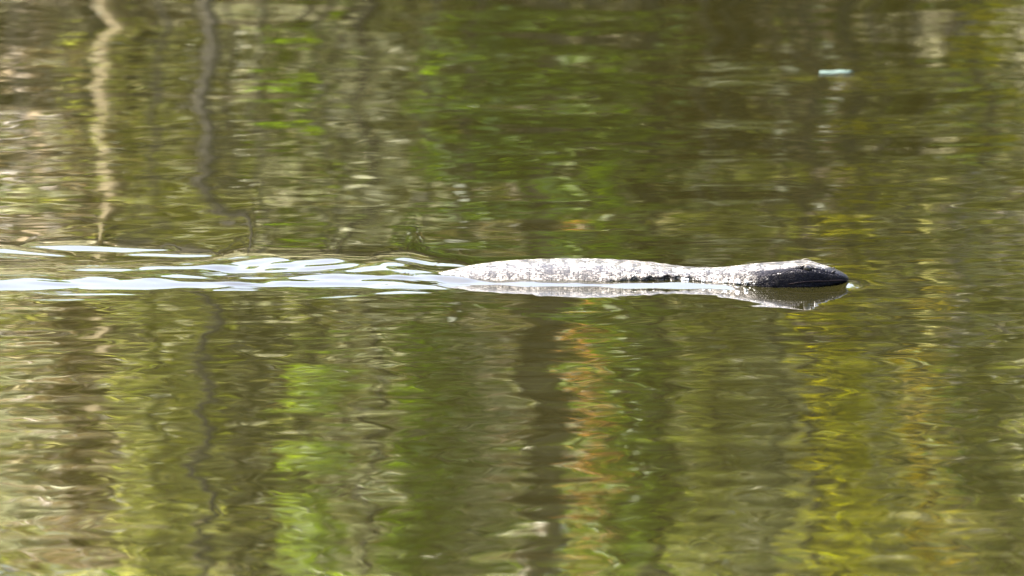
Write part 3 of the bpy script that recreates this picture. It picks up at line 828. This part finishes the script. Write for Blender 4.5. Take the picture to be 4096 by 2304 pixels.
def lizard():
    root = empty('monitor_lizard', (ux(2400), 0.09, 0))
    off = np.array([ux(2400), 0.09, 0])
    us = np.concatenate([np.linspace(300, 1700, 60), np.linspace(1715, 2950, 150), np.linspace(2958, 3397, 110)])
    seg = 64
    zt, hw, yc, zc, bt, nn = liz(us)
    th = np.linspace(0, 2 * math.pi, seg, endpoint=False)
    V = np.zeros((len(us), seg, 3))
    for i, u in enumerate(us):
        c, s_ = np.cos(th), np.sin(th)
        e = 2.0 / nn[i]
        yy = hw[i] * np.sign(c) * np.abs(c) ** e
        zz = np.where(s_ > 0, (zt[i] - zc[i]) * np.abs(s_) ** e, -(zc[i] - bt[i]) * np.abs(s_) ** (2.0 / (2.0 if u < 3000 else 2.0 + min(1, (u - 3000) / 100) * 1.2)))
        y = yc[i] + yy; z = zc[i] + zz
        # loose folds of skin: lengthwise on flank, crosswise on neck
        side = np.clip(np.abs(c), 0, 1)
        if 2350 < u < 3000:
            k = math.sin(math.pi * (u - 2350) / 650)
            f = 0.0022 * k * np.sin((z - zc[i]) * 420 + 2.0 * math.sin(u * .013)) * side
            f += 0.0026 * k * math.sin(u * 0.115 + math.sin(u * .03)) * side
            y += np.sign(c) * f; z -= .4 * f
        if 1750 < u < 2700:
            k = math.sin(math.pi * (u - 1750) / 950)
            z += 0.0003 * k * math.sin(u * .09 + 2 * math.sin(u * .021)) * np.clip(s_, 0, 1)
        # brow ridge over the eye, hollow in front of and below it
        if u > 3000:
            brow = math.exp(-((u - 3215) / 48) ** 2)
            up = np.exp(-((th - R(52)) / .25) ** 2) + np.exp(-((th - R(128)) / .25) ** 2)
            y += np.sign(c) * .0022 * brow * up; z += .0012 * brow * up
            hol = math.exp(-((u - 3222) / 34) ** 2)
            lo = np.exp(-((th - R(20)) / .2) ** 2) + np.exp(-((th - R(160)) / .2) ** 2)
            y -= np.sign(c) * .0026 * hol * lo
            can = math.exp(-((u - 3300) / 45) ** 2)
            y -= np.sign(c) * .0012 * can * lo
            # mouth line
            mouth = np.exp(-((th - R(-14)) / .05) ** 2) + np.exp(-((th - R(194)) / .05) ** 2) + np.exp(-((th - R(346)) / .05) ** 2)
            if u > 3110:
                y -= np.sign(c) * .0012 * mouth
            # jaw muscle
            jaw = math.exp(-((u - 3085) / 40) ** 2)
            y += np.sign(c) * .0016 * jaw * side ** 4
        V[i, :, 0] = ux(u); V[i, :, 1] = y; V[i, :, 2] = z
    n = len(us)
    VV = V.reshape(-1, 3) - off
    ix = np.arange(n * seg).reshape(n, seg)
    nx = np.roll(ix, -1, axis=1)
    F = [tuple(f) for f in np.stack([ix[:-1].ravel(), nx[:-1].ravel(), nx[1:].ravel(), ix[1:].ravel()], 1)]
    F.append(tuple(ix[0][::-1])); F.append(tuple(ix[-1]))
    VV = [tuple(v) for v in VV]
    # legs folded back along the body under the water, toes trailing
    for (u0, sgn, ln) in [(2620, 1, .10), (2620, -1, .10), (1900, 1, .13), (1900, -1, .13)]:
        w0 = float(liz(np.array([u0]))[1][0]) * .8
        y0 = float(liz(np.array([u0]))[2][0])
        a = Vector((ux(u0), y0 + sgn * w0, -.035)) - Vector(off)
        pts = [a, a + Vector((-.02, sgn * .02, -.012)), a + Vector((-ln * .5, sgn * .022, -.02)), a + Vector((-ln, sgn * .012, -.026)), a + Vector((-ln - .03, sgn * .012, -.028))]
        tv, tf = tube(pts, [.018, .016, .012, .009, .006], 8)
        o = len(VV); VV += [tuple(v) for v in tv]; F += [tuple(i + o for i in f) for f in tf]
        for t in range(5):
            d = Vector((-.03, sgn * (t - 2) * .007, -.002))
            tv, tf = tube([pts[-1], pts[-1] + d * .6, pts[-1] + d], [.003, .0024, .0008], 5)
            o = len(VV); VV += [tuple(v) for v in tv]; F += [tuple(i + o for i in f) for f in tf]
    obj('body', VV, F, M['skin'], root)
    # surface point of the head at column u and angle
    def surf(u, deg):
        i = int(np.argmin(np.abs(us - u))); j = int(round(math.radians(deg % 360) / (2 * math.pi) * seg)) % seg
        return Vector(V[i, j] - off)
    def ball(name, c, r, mat, parent, sc=(1, 1, 1), rot=0.0):
        bm = bmesh.new()
        bmesh.ops.create_uvsphere(bm, u_segments=20, v_segments=12, radius=r)
        bmesh.ops.transform(bm, matrix=Matrix.Translation(c) @ Matrix.Rotation(rot, 4, 'Y') @ Matrix.Diagonal((*sc, 1)), verts=bm.verts)
        me = bpy.data.meshes.new(name); bm.to_mesh(me); bm.free()
        me.polygons.foreach_set('use_smooth', np.ones(len(me.polygons), dtype=bool))
        me.materials.append(mat)
        o = bpy.data.objects.new(name, me); COL.objects.link(o); o.parent = parent
        return o
    for sgn, dg in ((-1, 160), (1, 20)):
        c = surf(3226, dg)
        ey = ball('eye', c + Vector((0, -sgn * .0004, 0)), .0044, M['eye'], root, (1.15, .7, .95))
        # lid: an arched fold above the eye
        arc = [c + Vector((.0075 * math.cos(t), sgn * .0016, .0045 * math.sin(t) + .0008)) for t in np.linspace(R(15), R(172), 9)]
        V_, F_ = tube(arc, [.0003, .0005, .0006, .0006, .0006, .0006, .0006, .0005, .0003], 6)
        obj('eyelid', V_, F_, M['lid'], ey)
        nc = surf(3334, 180 - 32 if sgn < 0 else 32)
        ball('nostril', nc, .0026, M['pit'], root, (1.5, .5, .55), -.5)
        ec = surf(3112, 180 + 4 if sgn < 0 else -4)
        ball('ear_opening', ec, .0036, M['pit'], root, (.55, .12, 1.2), .2)
        lipp = [surf(u, 180 + 9 if sgn < 0 else -9) + Vector((0, sgn * .0003, 0)) for u in np.linspace(3150, 3388, 18)]
        V_, F_ = tube(lipp, [.0003] + [.0007] * 12 + [.0009, .0010, .0010, .0009, .0004], 6)
        obj('lip', V_, F_, M['lip'], root)
    tag(root, 'wet dark monitor lizard swimming with head and back above the water', 'lizard')
    return root
lizard()

# ------------------------------------------------------------------ froth where the water breaks against the neck
M['foam'] = plain('white_froth', (0.6, 0.62, 0.64), .15)
for i, (u, v, r) in enumerate([(2734, 1124, 8), (2752, 1126, 6), (2816, 1117, 7), (2842, 1113, 6), (2902, 1126, 9), (2925, 1127, 6), (2951, 1129, 11), (2986, 1131, 8)]):
    uu = np.array([float(u)])
    zt, hw, yc, zc, bt, nn = [float(a[0]) for a in liz(uu)]
    q = min(1, max(0, (0 - zc) / (zt - zc)))
    e0 = yc - hw * (1 - q ** nn) ** (1 / nn)
    r = r / PX
    p = Vector((ux(u), e0 - r * .5, 0.0045 + r * .25))
    bm = bmesh.new()
    for k in range(5):
        rr = r * (1 if k == 0 else random.uniform(.3, .55))
        d = Vector((0, 0, 0)) if k == 0 else Vector((random.uniform(-1, 1) * r, random.uniform(-1, .1) * r, random.uniform(-.5, .3) * r))
        bmesh.ops.create_icosphere(bm, subdivisions=2, radius=rr, matrix=Matrix.Translation(d))
    me = bpy.data.meshes.new('foam_bubble'); bm.to_mesh(me); bm.free()
    me.polygons.foreach_set('use_smooth', np.ones(len(me.polygons), dtype=bool))
    me.materials.append(M['foam'])
    o = bpy.data.objects.new('foam_bubble', me); o.location = p; COL.objects.link(o)
    tag(o, 'white froth bubbles on the water against the lizard neck', 'foam', 'froth along the lizard neck')

# ------------------------------------------------------------------ the pale leaf afloat beyond the head
M['float_leaf'] = plain('pale_wet_leaf', (0.03, 0.045, 0.04), .7, .05)
p = water_point(3340, 297)
lw, ld = 126 / PX * (p - CAM).length / SLANT / 2, .007
V, F = [], []
na, nb = 14, 7
for i in range(na):
    s = -1 + 2 * i / (na - 1)
    hb = ld * (1 - abs(s) ** 6 * .75)
    for j in range(nb):
        t = -1 + 2 * j / (nb - 1)
        V.append((s * lw, t * hb, .0025 + .0022 * (t * .5 + .5) ** 1.6 + .0012 * s * s * s + .0006 * math.sin(5 * s)))
for i in range(na - 1):
    for j in range(nb - 1):
        F.append((i * nb + j, (i + 1) * nb + j, (i + 1) * nb + j + 1, i * nb + j + 1))
lf = empty('floating_leaf', p)
blade = obj('blade', V, F, M['float_leaf'], lf)
so = blade.modifiers.new('thickness', 'SOLIDIFY'); so.thickness = .0012
Vs, Fs = tube([(-lw * .98, 0, .0030), (0, -.001, .0034), (lw, 0, .0040), (lw + .005, .002, .002)], [.0004, .0007, .001, .0008], 6)
obj('midrib', Vs, Fs, M['float_leaf'], lf)
tag(lf, 'small pale blue green leaf floating on the open water', 'leaf')
